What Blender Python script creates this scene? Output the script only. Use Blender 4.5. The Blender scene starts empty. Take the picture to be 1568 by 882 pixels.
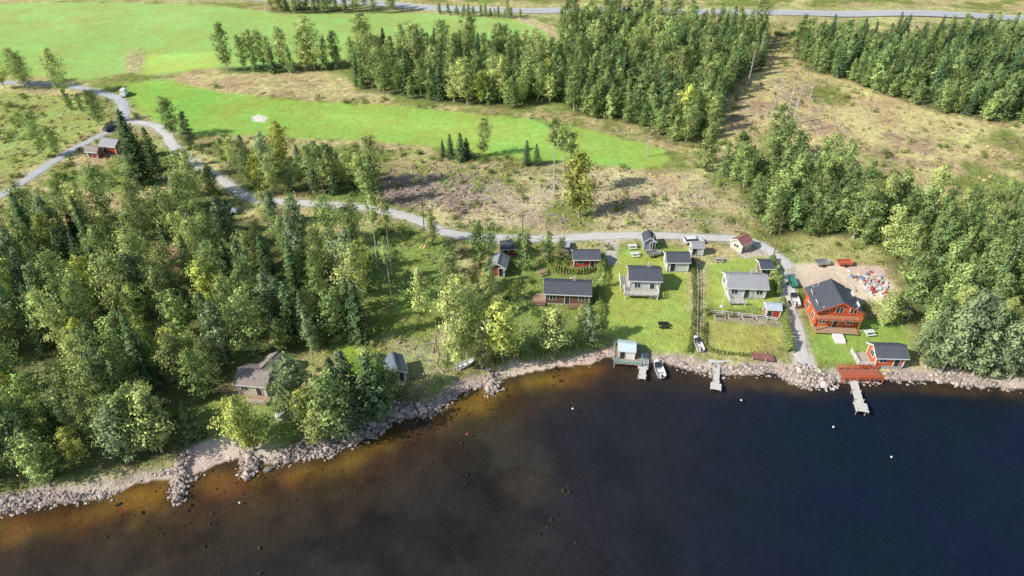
import bpy, bmesh, math, random
import numpy as np
from mathutils import Vector, Matrix
R = np.random.default_rng(7); random.seed(7)
scene = bpy.context.scene
# ------------------------------------------------------------------ survey
CAMH, PITCH, F = 82.0, math.radians(36), 1045.3
sp, cp = math.sin(PITCH), math.cos(PITCH)
def ray(u, v):
    a = (u-784)/F; b = (v-441)/F
    return a, cp-b*sp, -sp-b*cp
def G0(u, v, z=0.0):
    a, b, c = ray(u, v); t = (z-CAMH)/c
    return a*t, b*t
def ss(x):
    x = np.clip(x, 0, 1); return x*x*(3-2*x)
def hash2(i, j, s):
    n = (i*374761393 + j*668265263 + s*974634777) & 0xffffffff
    n = ((n ^ (n >> 13))*1274126177) & 0xffffffff
    return ((n ^ (n >> 16)) & 0xffff)/65535.0
def vnoise(x, y, s=0):
    x = np.asarray(x, float); y = np.asarray(y, float)
    i = np.floor(x).astype(np.int64); j = np.floor(y).astype(np.int64)
    fx = ss(x-i); fy = ss(y-j)
    a = hash2(i, j, s); b = hash2(i+1, j, s); c = hash2(i, j+1, s); d = hash2(i+1, j+1, s)
    return (a*(1-fx)+b*fx)*(1-fy)+(c*(1-fx)+d*fx)*fy
def fbm(x, y, sc, s=0, o=4):
    x = np.asarray(x, float)/sc; y = np.asarray(y, float)/sc; r = 0; a = .5; t = 0
    for k in range(o):
        r = r+a*vnoise(x, y, s+k); t += a; a *= .5; x = x*2.03+1.7; y = y*2.03+3.1
    return r/t
def segdist(X, Y, P, closed=False):
    D = np.full(np.shape(X), 1e18)
    n = len(P)
    for k in range(n if closed else n-1):
        ax, ay = P[k]; bx, by = P[(k+1) % n]
        dx, dy = bx-ax, by-ay; L = dx*dx+dy*dy+1e-9
        t = np.clip(((X-ax)*dx+(Y-ay)*dy)/L, 0, 1)
        D = np.minimum(D, (X-ax-t*dx)**2+(Y-ay-t*dy)**2)
    return np.sqrt(D)
def inside(X, Y, P):
    r = np.zeros(np.shape(X), bool); n = len(P)
    for k in range(n):
        ax, ay = P[k]; bx, by = P[(k+1) % n]
        if ay == by: continue
        c = ((ay > Y) != (by > Y)) & (X < (bx-ax)*(Y-ay)/(by-ay)+ax)
        r ^= c
    return r
def sd(X, Y, P):
    D = segdist(X, Y, P, True); return np.where(inside(X, Y, P), D, -D)

shore_px = [(-60,800),(0,786),(60,775),(120,768),(180,758),(205,742),(235,737),(264,738),(266,760),(275,766),(284,745),(300,728),(330,712),(366,703),(371,724),(384,729),(393,722),(398,704),(412,713),(440,708),(500,697),(540,682),(575,665),(600,645),(625,635),(650,640),(680,622),(712,600),(740,592),(748,603),(764,600),(769,581),(800,573),(850,563),(905,558),(925,549),(940,547),(960,556),(1020,556),(1045,565),(1080,572),(1120,574),(1160,573),(1185,570),(1212,588),(1245,593),(1280,586),(1340,585),(1400,583),(1450,585),(1500,592),(1568,597),(1640,603)]
SHORE = [G0(u, v) for u, v in shore_px]
l, r_ = SHORE[0], SHORE[-1]
LANDP = [(-4500, 5200), (-4500, 40), (-600, 30), (-180, 48)]+SHORE+[(r_[0]+80, r_[1]-4), (900, 70), (4500, 40), (4500, 5200)]
SHL = LANDP[1:-1]
def shored(X, Y):
    D = segdist(X, Y, SHL); return np.where(inside(X, Y, LANDP), D, -D)
def hgt(X, Y, d=None):
    X = np.asarray(X, float); Y = np.asarray(Y, float)
    if d is None: d = shored(X, Y)
    d = d+(fbm(X, Y, 2.2, 5, 2)-.5)*.8*ss(1-np.abs(d)/6)
    land = .08+1.1*ss(d/4.5)+.022*np.clip(d-5, 0, 500)+(fbm(X, Y, 45, 3, 2)-.5)*3.0*ss((d-8)/50)
    wat = np.maximum(d*.10, -3.5)
    return np.where(d > 0, land*ss((d+.6)/1.2), wat)
def G(u, v):
    z = 1.0
    for _ in range(7):
        x, y = G0(u, v, z); z = float(hgt(x, y)); z = max(z, 0)
    return x, y, z
def gp(pts): return [G(u, v)[:2] for u, v in pts]

# ------------------------------------------------------------------ materials
MATS = {}
def newmat(name):
    m = bpy.data.materials.new(name); m.use_nodes = True
    nt = m.node_tree; nt.nodes.clear(); return m, nt, nt.nodes.new('ShaderNodeOutputMaterial')
def simple(name, col, rough=.6, metal=0, noise=0.25, scale=3, wave=None, spec=.4, dirt=None):
    if name in MATS: return MATS[name]
    m, nt, out = newmat(name); N = nt.nodes.new; Lk = nt.links.new
    b = N('ShaderNodeBsdfPrincipled'); b.inputs['Roughness'].default_value = rough; b.inputs['Metallic'].default_value = metal
    b.inputs['Specular IOR Level'].default_value = spec
    tc = N('ShaderNodeTexCoord'); nz = N('ShaderNodeTexNoise'); nz.inputs['Scale'].default_value = scale; nz.inputs['Detail'].default_value = 5
    Lk(tc.outputs['Object'], nz.inputs['Vector'])
    mx = N('ShaderNodeMix'); mx.data_type = 'RGBA'
    mx.inputs[6].default_value = (*[c*(1-noise) for c in col], 1); mx.inputs[7].default_value = (*[min(1, c*(1+noise)) for c in col], 1)
    Lk(nz.outputs['Fac'], mx.inputs[0]); Lk(mx.outputs[2], b.inputs['Base Color'])
    if wave:
        w = N('ShaderNodeTexWave'); w.bands_direction = wave[0]; w.inputs['Scale'].default_value = wave[1]; w.inputs['Distortion'].default_value = .3
        Lk(tc.outputs['Object'], w.inputs['Vector'])
        bp = N('ShaderNodeBump'); bp.inputs['Strength'].default_value = .5; bp.inputs['Distance'].default_value = .06
        Lk(w.outputs['Fac'], bp.inputs['Height']); Lk(bp.outputs[0], b.inputs['Normal'])
    Lk(b.outputs[0], out.inputs[0]); MATS[name] = m; return m
def leafmat(name, c1, c2, trans=.3):
    m, nt, out = newmat(name); N = nt.nodes.new; Lk = nt.links.new
    oi = N('ShaderNodeObjectInfo'); at = N('ShaderNodeAttribute'); at.attribute_name = 'tint'
    mx = N('ShaderNodeMix'); mx.data_type = 'RGBA'; mx.inputs[6].default_value = (*c1, 1); mx.inputs[7].default_value = (*c2, 1)
    Lk(oi.outputs['Random'], mx.inputs[0])
    ma = N('ShaderNodeMath'); ma.operation = 'MULTIPLY_ADD'; ma.inputs[1].default_value = 37.3; ma.inputs[2].default_value = 0
    fr = N('ShaderNodeMath'); fr.operation = 'FRACT'; Lk(oi.outputs['Random'], ma.inputs[0]); Lk(ma.outputs[0], fr.inputs[0])
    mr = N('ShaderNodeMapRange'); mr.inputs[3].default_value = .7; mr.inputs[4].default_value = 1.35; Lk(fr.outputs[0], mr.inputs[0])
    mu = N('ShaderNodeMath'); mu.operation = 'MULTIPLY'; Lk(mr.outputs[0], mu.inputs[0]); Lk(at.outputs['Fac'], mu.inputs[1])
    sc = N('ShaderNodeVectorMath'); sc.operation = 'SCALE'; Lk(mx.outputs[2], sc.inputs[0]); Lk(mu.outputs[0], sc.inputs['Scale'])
    d = N('ShaderNodeBsdfDiffuse'); t = N('ShaderNodeBsdfTranslucent'); ms = N('ShaderNodeMixShader'); ms.inputs[0].default_value = trans
    Lk(sc.outputs[0], d.inputs[0]); Lk(sc.outputs[0], t.inputs[0]); Lk(d.outputs[0], ms.inputs[1]); Lk(t.outputs[0], ms.inputs[2]); Lk(ms.outputs[0], out.inputs[0])
    return m
M_birch = leafmat('birch_leaves', (.54,.59,.22), (.30,.41,.14))
M_yel = leafmat('yellow_birch_leaves', (.62,.63,.16), (.50,.56,.16))
M_spruce = leafmat('spruce_needles', (.17,.25,.09), (.10,.17,.085), .2)
M_young = leafmat('young_tree_leaves', (.42,.52,.19), (.25,.37,.14), .28)
M_aspen = leafmat('aspen_leaves', (.38,.46,.25), (.28,.37,.17))
M_bush = leafmat('bush_leaves', (.36,.43,.13), (.22,.30,.09))
M_dryb = leafmat('dry_brush_leaves', (.66,.56,.30), (.48,.45,.21))
M_barkw = simple('birch_bark', (.55,.52,.46), .8, noise=.5, scale=2)
M_barkb = simple('brown_bark', (.20,.15,.10), .9, noise=.4)
M_barkg = simple('dead_grey_bark', (.52,.49,.45), .9, noise=.3)
WHITE = simple('white_paint', (.78,.78,.76), .5, noise=.06)
RED = simple('falun_red_paint', (.45,.07,.045), .7, noise=.2, wave=('X', 6))
ORANGE = simple('orange_red_paint', (.68,.15,.05), .6, noise=.15, wave=('Z', 5))
CREAM = simple('cream_paint', (.66,.60,.46), .6, noise=.1, wave=('Z', 5))
LGREY = simple('light_grey_paint', (.68,.68,.65), .6, noise=.1, wave=('Z', 5))
BROWNW = simple('brown_stained_wood', (.20,.11,.07), .7, noise=.3, wave=('X', 6))
BLUEW = simple('blue_grey_paint', (.24,.30,.38), .6, noise=.15, wave=('X', 6))
BLACKR = simple('dark_roof_tiles', (.085,.094,.118), .5, noise=.25, scale=1.5, wave=('X', 3.2))
GREYR = simple('grey_roof_sheeting', (.35,.355,.37), .55, noise=.2, scale=1.2, wave=('X', 2.5))
BROWNR = simple('weathered_brown_roof', (.33,.27,.245), .7, noise=.3, scale=1.2, wave=('X', 2.5))
REDR = simple('red_brown_roof', (.34,.15,.13), .7, noise=.3, wave=('X', 3))
GLASS = simple('window_glass', (.03,.04,.05), .08, noise=.2, spec=.8)
WOOD = simple('weathered_planks', (.46,.42,.36), .8, noise=.3, scale=4)
DWOOD = simple('deck_wood', (.42,.29,.19), .8, noise=.3, scale=4)
TEAL = simple('teal_paint', (.24,.48,.46), .6)
CONC = simple('concrete', (.42,.41,.39), .85, noise=.2)
DARK = simple('dark_rubber', (.02,.02,.022), .7)
METAL = simple('galvanised_metal', (.5,.51,.52), .4, metal=.7)

# ------------------------------------------------------------------ mesh builder
def link(o, parent=None):
    scene.collection.objects.link(o)
    if parent: o.parent = parent
    return o
class MB:
    def __init__(s): s.v = []; s.f = []; s.m = []
    def poly(s, pts, faces, mi=0):
        b = len(s.v); s.v += [tuple(p) for p in pts]
        for f in faces: s.f.append([b+i for i in f]); s.m.append(mi)
    def box(s, c, d, rz=0, mi=0, taper=1.0):
        x, y, z = [q/2 for q in d]; P = []
        for k, (sx, sy, sz) in enumerate([(-1,-1,-1),(1,-1,-1),(1,1,-1),(-1,1,-1),(-1,-1,1),(1,-1,1),(1,1,1),(-1,1,1)]):
            t = taper if sz > 0 else 1; px, py = sx*x*t, sy*y*t
            P.append((c[0]+px*math.cos(rz)-py*math.sin(rz), c[1]+px*math.sin(rz)+py*math.cos(rz), c[2]+sz*z))
        s.poly(P, [(0,3,2,1),(4,5,6,7),(0,1,5,4),(1,2,6,5),(2,3,7,6),(3,0,4,7)], mi)
    def tube(s, p0, p1, r0, r1, n=6, mi=0):
        p0 = Vector(p0); p1 = Vector(p1); d = (p1-p0)
        if d.length < 1e-6: return
        d.normalize(); a = d.orthogonal().normalized(); b = d.cross(a); P = []
        for p, r in ((p0, r0), (p1, r1)):
            for k in range(n):
                t = 2*math.pi*k/n; P.append(p+(a*math.cos(t)+b*math.sin(t))*r)
        s.poly(P, [(k, (k+1) % n, n+(k+1) % n, n+k) for k in range(n)]+[tuple(range(n-1, -1, -1)), tuple(range(n, 2*n))], mi)
    def mesh(s, name, mats):
        me = bpy.data.meshes.new(name); me.from_pydata(s.v, [], s.f)
        for m in mats: me.materials.append(m)
        me.polygons.foreach_set('material_index', s.m); me.update(); return me
    def obj(s, name, mats, parent=None):
        return link(bpy.data.objects.new(name, s.mesh(name, mats)), parent)
def empty(name, x, y, z, rz=0):
    e = bpy.data.objects.new(name, None); e.location = (x, y, z); e.rotation_euler = (0, 0, rz); e.empty_display_size = .5
    return link(e)
# ------------------------------------------------------------------ trees
def make_tree_mesh(name, mb, C, Nn, S, T, mats, asp=.62, seed=0):
    rg = np.random.default_rng(seed)
    C = np.array(C); Nn = np.array(Nn); S = np.array(S)[:, None]; T = np.array(T)
    Nn = Nn/np.linalg.norm(Nn, axis=1, keepdims=True)
    t = np.cross(Nn, rg.normal(size=Nn.shape)); t /= np.linalg.norm(t, axis=1, keepdims=True); b = np.cross(Nn, t)
    V = np.stack([C+t*S, C+b*S*asp, C-t*S, C-b*S*asp], 1).reshape(-1, 3)
    nb = len(mb.v); n = len(C)
    verts = mb.v+[tuple(q) for q in V.tolist()]
    fa = mb.f+[[nb+4*i, nb+4*i+1, nb+4*i+2, nb+4*i+3] for i in range(n)]
    me = bpy.data.meshes.new(name); me.from_pydata(verts, [], fa)
    for m in mats: me.materials.append(m)
    me.polygons.foreach_set('material_index', [0]*len(mb.f)+[1]*n)
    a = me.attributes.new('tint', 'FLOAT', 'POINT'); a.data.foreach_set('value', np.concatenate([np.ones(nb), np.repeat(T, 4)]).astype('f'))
    me.update(); return me
def decid(name, seed, h, r, base, nl, per, mats, prof='round', leaf=.24, up=.55):
    rg = np.random.default_rng(seed); mb = MB(); C = []; N = []; S = []; T = []
    pts = [Vector((0, 0, -.5))]; x = y = 0
    for k in range(1, 7):
        x += rg.normal()*.14; y += rg.normal()*.14; pts.append(Vector((x, y, h*k/6.3)))
    r0 = h*.012+.03
    for k in range(6): mb.tube(pts[k], pts[k+1], r0*(1-k/6.6), r0*(1-(k+1)/6.6), 6)
    def axis(z):
        t = max(0, min(5.99, z/(h/6.3))); k = int(t); return pts[k].lerp(pts[k+1], t-k) if k < 6 else pts[6]
    for i in range(nl):
        t = (i+.5)/nl; z = h*(base+(1-base)*t*.97)
        if prof == 'round': pr = math.sin(math.pi*min(1, .14+t*.82))**.65
        elif prof == 'cone': pr = (1-t)**.66*(.5+.5*min(1, t*5))+.07
        else: pr = (min(1, t*3)*(1-t*.75))
        L = r*pr*rg.uniform(.58, 1.25); az = i*2.4+rg.normal()*.4
        A = axis(z-L*up*.5); D = Vector((math.cos(az), math.sin(az), up)).normalized(); E = A+D*L*1.1
        mid = A.lerp(E, .5)+Vector((0, 0, .1*L)); mb.tube(A, mid, .05, .035, 3); mb.tube(mid, E, .035, .015, 3)
        nc = 2 if L < 1.2 else 3
        for c in range(nc):
            q = A.lerp(E, .42+.58*c/(nc-1))+Vector(rg.normal(size=3)*.22)
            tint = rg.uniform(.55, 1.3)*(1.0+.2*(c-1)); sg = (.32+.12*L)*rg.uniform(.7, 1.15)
            for _ in range(per):
                g = rg.normal(size=3)*[sg, sg, sg*.75]; p = np.array(q)+g
                o = np.array([p[0]-x*.5, p[1]-y*.5, .9]); o = o/(np.linalg.norm(o)+1e-6)+g/(np.linalg.norm(g)+.01)*.6
                C.append(p); N.append(o+rg.normal(size=3)*.4); S.append(leaf*rg.uniform(.7, 1.4)); T.append(tint*rg.uniform(.8, 1.2))
    return make_tree_mesh(name, mb, C, N, S, T, mats, seed=seed)
def spruce(name, seed, h, r, mats, base=.06, leaf=.27):
    rg = np.random.default_rng(seed); mb = MB(); C = []; N = []; S = []; T = []
    for k in range(4): mb.tube((0, 0, -.5+k*h/4.05), (0, 0, -.5+(k+1)*h/4.02), .17*(1-k/4.2), .17*(1-(k+1)/4.2), 5)
    z = h*base
    while z < h*.99:
        t = z/h; L0 = r*(1-t)**.68*(.7+.3*min(1, t*6))+.12; nb = 7 if t < .75 else 5; off = rg.uniform(0, 6)
        for k in range(nb):
            az = off+k*2*math.pi/nb+rg.normal()*.15; L = L0*rg.uniform(.6, 1.2); tint = rg.uniform(.6, 1.35); dr = .35*(1-t)
            if rg.random() < .06: continue
            m = max(2, int(L/.29)); ca, sa = math.cos(az), math.sin(az)
            if L > .8: mb.tube((0, 0, z), (ca*L*.9, sa*L*.9, z-dr*L*.6), .03, .012, 3)
            for j in range(m):
                f = (j+.8)/m; w = .10+.22*L*(1-f*.5)
                for sgn in (-1, 1):
                    p = (ca*L*f-sa*w*sgn*rg.uniform(.1, 1), sa*L*f+ca*w*sgn*rg.uniform(.1, 1), z-dr*L*f*.8+.12*f*f*L+rg.normal()*.06)
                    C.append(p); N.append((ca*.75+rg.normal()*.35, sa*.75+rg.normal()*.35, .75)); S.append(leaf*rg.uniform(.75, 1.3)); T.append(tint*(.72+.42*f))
        z += .38+.1*(1-t)
    C += [(0, 0, h-.1+.15*q) for q in range(3)]; N += [(1, .3*q, .1) for q in range(3)]; S += [.2]*3; T += [1.1]*3
    return make_tree_mesh(name, mb, C, N, S, T, mats, asp=.5, seed=seed)
def bush(name, seed, r, hh, n, mats):
    rg = np.random.default_rng(seed); mb = MB(); C = []; N = []; S = []; T = []
    for k in range(6):
        az = k*1.05; mb.tube((0, 0, -.1), (math.cos(az)*r*.6, math.sin(az)*r*.6, hh*.7), .03, .01, 3)
    cl = [(rg.normal()*r*.45, rg.normal()*r*.45, hh*rg.uniform(.3, .8), rg.uniform(.6, 1.3)) for _ in range(9)]
    for k in range(n):
        c = cl[k % 9]; g = rg.normal(size=3)*[r*.27, r*.27, hh*.2]
        p = np.array(c[:3])+g; p[2] = max(.02, p[2]); C.append(p); N.append(np.array([p[0]/r, p[1]/r, .8])+rg.normal(size=3)*.4); S.append(rg.uniform(.1, .22)*(.6+r*.4)); T.append(c[3]*rg.uniform(.8, 1.2))
    return make_tree_mesh(name, mb, C, N, S, T, mats, seed=seed)
def snag(name, seed, h):
    rg = np.random.default_rng(seed); mb = MB()
    for k in range(5): mb.tube((0, 0, -.5+k*h/5), (0, 0, -.5+(k+1)*h/5), .24*(1-k/5.3), .24*(1-(k+1)/5.3), 6)
    for i in range(26):
        z = h*rg.uniform(.3, .97); az = rg.uniform(0, 6.28); L = rg.uniform(.5, 1.8)*(1.2-z/h)
        mb.tube((0, 0, z), (math.cos(az)*L, math.sin(az)*L, z+.3*L), .06, .02, 3)
    return mb.mesh(name, [M_barkg])
BIR = [decid('birch_mesh', 10+k, 13+k*1.0, 2.45+.22*k, .16, 27+2*k, 23, [M_barkw, M_birch], 'round', leaf=.24) for k in range(5)]
YEL = [decid('yellow_birch_mesh', 30+k, 12+k, 2.5, .16, 28, 28, [M_barkw, M_yel], 'round') for k in range(2)]
CON = [decid('young_tree_mesh', 40+k, 10+k*.9, 2.15+.12*k, .08, 26, 20, [M_barkb, M_young], 'cone', leaf=.23) for k in range(4)]
ASP = [decid('aspen_mesh', 60+k, 13+k, 2.7, .12, 32, 28, [M_barkg, M_aspen], 'cone' if k else 'round') for k in range(3)]
SPR = [spruce('spruce_mesh', 80+k, 11+k*1.2, 2.45+.12*k, [M_barkb, M_spruce]) for k in range(4)]
PIN = [decid('pine_mesh', 90+k, 18+k, 1.9, .66, 12, 26, [M_barkg, M_birch], 'round') for k in range(2)]
SNG = [snag('snag_mesh', 95+k, 11+k*2) for k in range(2)]
BSH = [bush('bush_mesh', 100+k, .9+.2*k, 1.1+.3*k, 150, [M_barkb, M_bush]) for k in range(3)]
DRY = [bush('dry_brush_mesh', 110+k, .7, .35, 70, [M_barkb, M_dryb]) for k in range(2)]
# ------------------------------------------------------------------ layout polygons
P_field1 = [(-80,2),(150,4),(330,8),(430,22),(560,20),(640,20),(720,26),(800,30),(838,48),(856,76),(800,84),(640,84),(540,84),(500,100),(330,104),(225,116),(192,112),(130,124),(0,112),(-80,112)]
P_mead = [(185,128),(260,122),(330,140),(420,150),(520,158),(600,162),(700,172),(800,182),(900,196),(960,212),(1010,228),(1028,245),(1010,258),(960,256),(900,250),(820,245),(740,238),(660,225),(560,215),(450,210),(330,206),(290,208),(240,190),(205,160)]
P_lawnA = [(930,395),(955,385),(1000,375),(1055,382),(1060,430),(1060,530),(1042,545),(985,530),(925,512),(922,455)]
P_lawnB = [(1085,405),(1165,388),(1195,402),(1200,468),(1105,478),(1078,462)]
P_lawnB2 = [(1082,490),(1195,500),(1196,532),(1150,542),(1088,538)]
P_lawnC = [(1235,500),(1300,485),(1385,498),(1398,545),(1350,560),(1245,553)]
P_lawnD = [(515,530),(565,525),(590,570),(560,580),(520,565)]
P_lawnE = [(300,625),(350,610),(480,625),(440,670),(330,668)]
P_yard = [(1195,403),(1280,402),(1350,409),(1366,440),(1345,457),(1310,463),(1290,450),(1240,447),(1212,432)]
P_cut = [(1150,30),(1220,98),(1340,128),(1460,165),(1640,200),(1640,310),(1500,300),(1400,296),(1250,245),(1170,225),(1100,220),(1110,140),(1160,60)]
P_mid = [(560,262),(680,250),(860,262),(1010,262),(1090,255),(1140,300),(1165,352),(1000,352),(860,358),(740,356),(680,340),(620,318),(560,305)]
FORESTS = [
 ('northern_wood', [(415,10),(610,14),(610,24),(520,24),(415,20)], 4, 'CB', .8),
 ('roadside_saplings', [(665,18),(800,26),(795,34),(665,25)], 2.2, 'CCB', .36),
 ('field_edge_grove', [(335,98),(440,84),(520,86),(518,106),(440,112),(340,112)], 3.8, 'BCBCS', .9),
 ('meadow_wood', [(535,95),(620,80),(790,82),(850,110),(862,158),(780,166),(700,160),(620,150),(550,138)], 3.6, 'BCSCB', .9),
 ('central_wood', [(856,74),(862,30),(940,36),(1100,52),(1165,62),(1168,112),(1140,112),(1112,142),(1092,205),(1078,228),(1020,216),(980,192),(880,176),(850,150)], 3.5, 'CCBCCS', .9),
 ('northeast_wood', [(1215,78),(1568,66),(1720,66),(1720,215),(1568,188),(1500,186),(1400,162),(1300,125),(1240,108)], 3.5, 'CCCS', .92),
 ('eastern_wood', [(1115,262),(1180,245),(1260,268),(1340,310),(1420,330),(1500,350),(1568,360),(1740,380),(1740,612),(1568,592),(1480,580),(1428,572),(1404,520),(1384,440),(1352,388),(1280,362),(1180,360),(1150,325)], 3.2, 'CCCBC', .82),
 ('far_east_brush', [(1480,300),(1568,302),(1740,310),(1740,340),(1568,335),(1500,330)], 2.6, 'CB', .36),
 ('meadow_edge_trees', [(345,250),(420,245),(500,262),(580,275),(575,300),(480,302),(440,296),(350,290)], 3.9, 'BBBAS', .75),
 ('western_wood', [(-150,400),(0,372),(100,345),(180,325),(250,300),(300,290),(340,300),(370,335),(470,352),(545,372),(560,420),(565,512),(520,530),(450,545),(375,550),(335,600),(318,672),(250,705),(150,735),(60,750),(-150,775)], 4.1, 'BBSBASBB', .84),
 ('shoreline_birches', [(430,655),(480,640),(560,610),(610,590),(625,615),(580,645),(520,670),(450,690)], 3.4, 'BCAB', .72),
 ('garden_trees', [(700,440),(750,430),(750,490),(720,560),(700,530)], 4.6, 'BCB', .7),
 ('far_northern_wood', [(200,-42),(900,-44),(1600,-44),(1900,-20),(1900,5),(1200,0),(800,-8),(200,-14)], 7, 'CSB', 1.1),
]
FP = [(n, gp(p) if n != 'far_northern_wood' else [G0(u, v, 5) for u, v in p], s, k, sc) for n, p, s, k, sc in FORESTS]
roads_px = {
 'gravel_road': ([(362,292),(395,306),(480,312),(560,318),(610,328),(650,341),(680,355),(720,362),(800,366),(870,364),(940,361),(1000,361),(1080,364),(1130,366),(1165,376),(1190,393),(1212,412)], 2.7),
 'lakeside_lane': ([(-120,350),(0,300),(60,262),(110,230),(160,205),(184,192),(191,172),(182,152),(150,142),(100,131),(0,126),(-120,126)], 2.8),
 'farm_lane': ([(186,186),(235,192),(255,206),(266,224),(300,252),(340,276),(362,292)], 2.5),
 'driveway': ([(1206,418),(1205,460),(1214,490),(1224,530),(1233,562)], 2.6),
 'highway': ([(-60,-14),(300,-6),(560,4),(620,9),(700,14),(820,17),(1110,19),(1300,22),(1568,29),(1760,36)], 8.0)}
def smoothline(P, step=2.0):
    out = []
    n = len(P)
    for k in range(n-1):
        p0 = np.array(P[max(0, k-1)]); p1 = np.array(P[k]); p2 = np.array(P[k+1]); p3 = np.array(P[min(n-1, k+2)])
        m = max(2, int(np.linalg.norm(p2-p1)/step))
        for i in range(m):
            t = i/m; out.append(.5*((2*p1)+(-p0+p2)*t+(2*p0-5*p1+4*p2-p3)*t*t+(-p0+3*p1-3*p2+p3)*t**3))
    out.append(np.array(P[-1])); return np.array(out)
ROADS = {k: (smoothline(gp(p)), w) for k, (p, w) in roads_px.items()}
OPEN = [gp(p) for p in (P_field1, P_mead, P_lawnA, P_lawnB, P_lawnB2, P_lawnC, P_lawnD, P_lawnE, P_yard)]
BLD = []   # (x,y,radius)
# ------------------------------------------------------------------ terrain
def axis_(a, b, fine, lo, hi, far_lo, far_hi, growth=1.12):
    c = list(np.arange(a, b, fine)); s = fine; x = c[-1]; R_ = []
    while x < hi: s = min(s*1.02, 1.5); x += s; R_.append(x)
    while x < far_hi: s *= growth; x += s; R_.append(x)
    s = fine; x = c[0]; Lf = []
    while x > lo: s = min(s*1.02, 1.5); x -= s; Lf.append(x)
    while x > far_lo: s *= growth; x -= s; Lf.append(x)
    return np.array(Lf[::-1]+c+R_)
xs = axis_(-95, 95, .5, -270, 270, -4000, 4000); ys = axis_(50, 175, .5, 35, 400, -3500, 4800)
X, Y = np.meshgrid(xs, ys); X = X.ravel(); Y = Y.ravel(); D = shored(X, Y); Z = hgt(X, Y, D)
nx, ny = len(xs), len(ys)
col = np.zeros((len(X), 4)); A = np.array
n1 = fbm(X, Y, 14, 20); n2 = fbm(X, Y, 4, 30); n3 = fbm(X, Y, 40, 40)
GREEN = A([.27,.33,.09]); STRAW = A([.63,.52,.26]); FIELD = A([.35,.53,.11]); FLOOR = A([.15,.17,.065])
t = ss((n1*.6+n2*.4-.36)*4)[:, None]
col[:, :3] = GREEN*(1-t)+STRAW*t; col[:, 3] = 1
def paint(P, c, var=1.0, w=1.0, amp=2.5, op=1.0, mod=None):
    s = sd(X, Y, P)+(n2-.5)*amp*2
    k = ss(s/w*.5+.5)*op
    if mod is not None: k = k*mod
    k = k[:, None]; col[:, :3] = col[:, :3]*(1-k)+A(c)*k; col[:, 3] = col[:, 3]*(1-k[:, 0])+var*k[:, 0]
def paintline(P, c, w, var=.5, op=1.0, soft=.7):
    k = ss((w/2-segdist(X, Y, P)+(n2-.5)*soft)/soft*.5+.5)[:, None]*op
    col[:, :3] = col[:, :3]*(1-k)+A(c)*k; col[:, 3] = col[:, 3]*(1-k[:, 0])+var*k[:, 0]
paint(gp(P_cut), A([.71,.59,.28]), .8, 3, 5, .85, ss((n1-.25)*3)); paint(gp(P_mid), A([.66,.55,.31]), .85, 3, 5, .85, ss((n1-.27)*3))
paint(gp([(585,272),(700,266),(740,300),(715,330),(640,318),(590,302)]), A([.42,.31,.25]), 1, 2, 6, .95, ss((n2-.28)*5))
paint(gp([(740,280),(850,285),(860,335),(760,342)]), A([.52,.42,.32]), 1, 3, 8, .7, ss((n2-.35)*5)); paint(gp([(920,300),(1080,290),(1110,340),(940,340)]), A([.56,.45,.30]), 1, 3, 8, .5, ss((n2-.4)*5))
for P in ([(1180,120),(1230,130),(1300,200),(1240,210)], [(1120,160),(1170,150),(1180,200),(1110,200)], [(1350,200),(1450,220),(1440,260),(1350,250)]): paint(gp(P), A([.50,.38,.25]), 1, 3, 6, .75, ss((n2-.33)*5))
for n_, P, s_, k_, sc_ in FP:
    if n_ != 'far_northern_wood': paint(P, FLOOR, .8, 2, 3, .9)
paint(gp([(560,350),(640,345),(690,375),(690,440),(640,520),(580,520),(555,430)]), A([.27,.38,.09]), .8, 3, 4, .9)
paint(gp([(600,520),(690,500),(700,570),(640,600)]), A([.46,.44,.22]), 1, 2, 4, .85)
paint(gp([(-60,135),(140,150),(160,190),(60,250),(-60,290)]), A([.39,.47,.14]), .8, 2, 3, .9)
paint(gp([(765,395),(920,390),(922,520),(760,545)]), A([.25,.34,.085]), .7, 2, 3, .9)
paint(gp([(1225,362),(1345,370),(1350,405),(1200,400)]), A([.47,.48,.18]), .8, 2, 3, .8)
paint(gp(P_field1), A([.36,.53,.15]), .25, 1.5, 1.5)
paint(gp([(215,84),(330,80),(335,102),(215,114)]), A([.45,.62,.15]), .25, 1.2, 1)
paint(gp([(192,85),(212,72),(222,86),(214,112),(192,112)]), A([.55,.5,.25]), 1, 1, 1)
paint(gp([(-60,2),(330,8),(300,40),(-60,50)]), A([.40,.55,.17]), .25, 12, 8, .7)
for k in range(16):
    v = 10+k*5.5; paintline(gp([(-60, v+2), (100, v+5-k*.4), (230, v+5-k)]), A([.27,.43,.11]), .6, .3, .45, .5)
paint(gp(P_mead), FIELD, .4, 1.5, 2.2); paint(gp([(430,170),(800,190),(960,230),(800,225),(560,195)]), A([.41,.58,.13]), .4, 3, 4, .7); paint(gp([(185,128),(330,140),(300,205),(205,170)]), A([.27,.49,.09]), .4, 4, 4, .7)
paint(gp([(250,120),(330,112),(520,112),(560,150),(520,156),(420,148),(330,138)]), A([.64,.53,.27]), 1, 1, 3, .9)
paint(gp([(384,179),(396,175),(410,180),(404,187),(388,186)]), A([.75,.70,.60]), .3, .4, .4)
paintline(gp([(800,30),(838,42),(862,62),(872,80)]), A([.62,.53,.3]), 6, .8)
paintline([tuple(q) for q in ROADS['highway'][0][::6]], A([.54,.52,.24]), 20, 1, .8)
for P in (P_lawnA, P_lawnB): paint(gp(P), A([.40,.48,.11]), .55, .8, .8)
paint(gp(P_lawnB2), A([.46,.47,.13]), .6, .8, .8); paint(gp(P_lawnC), A([.31,.45,.10]), .5, .8, .8)
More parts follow.
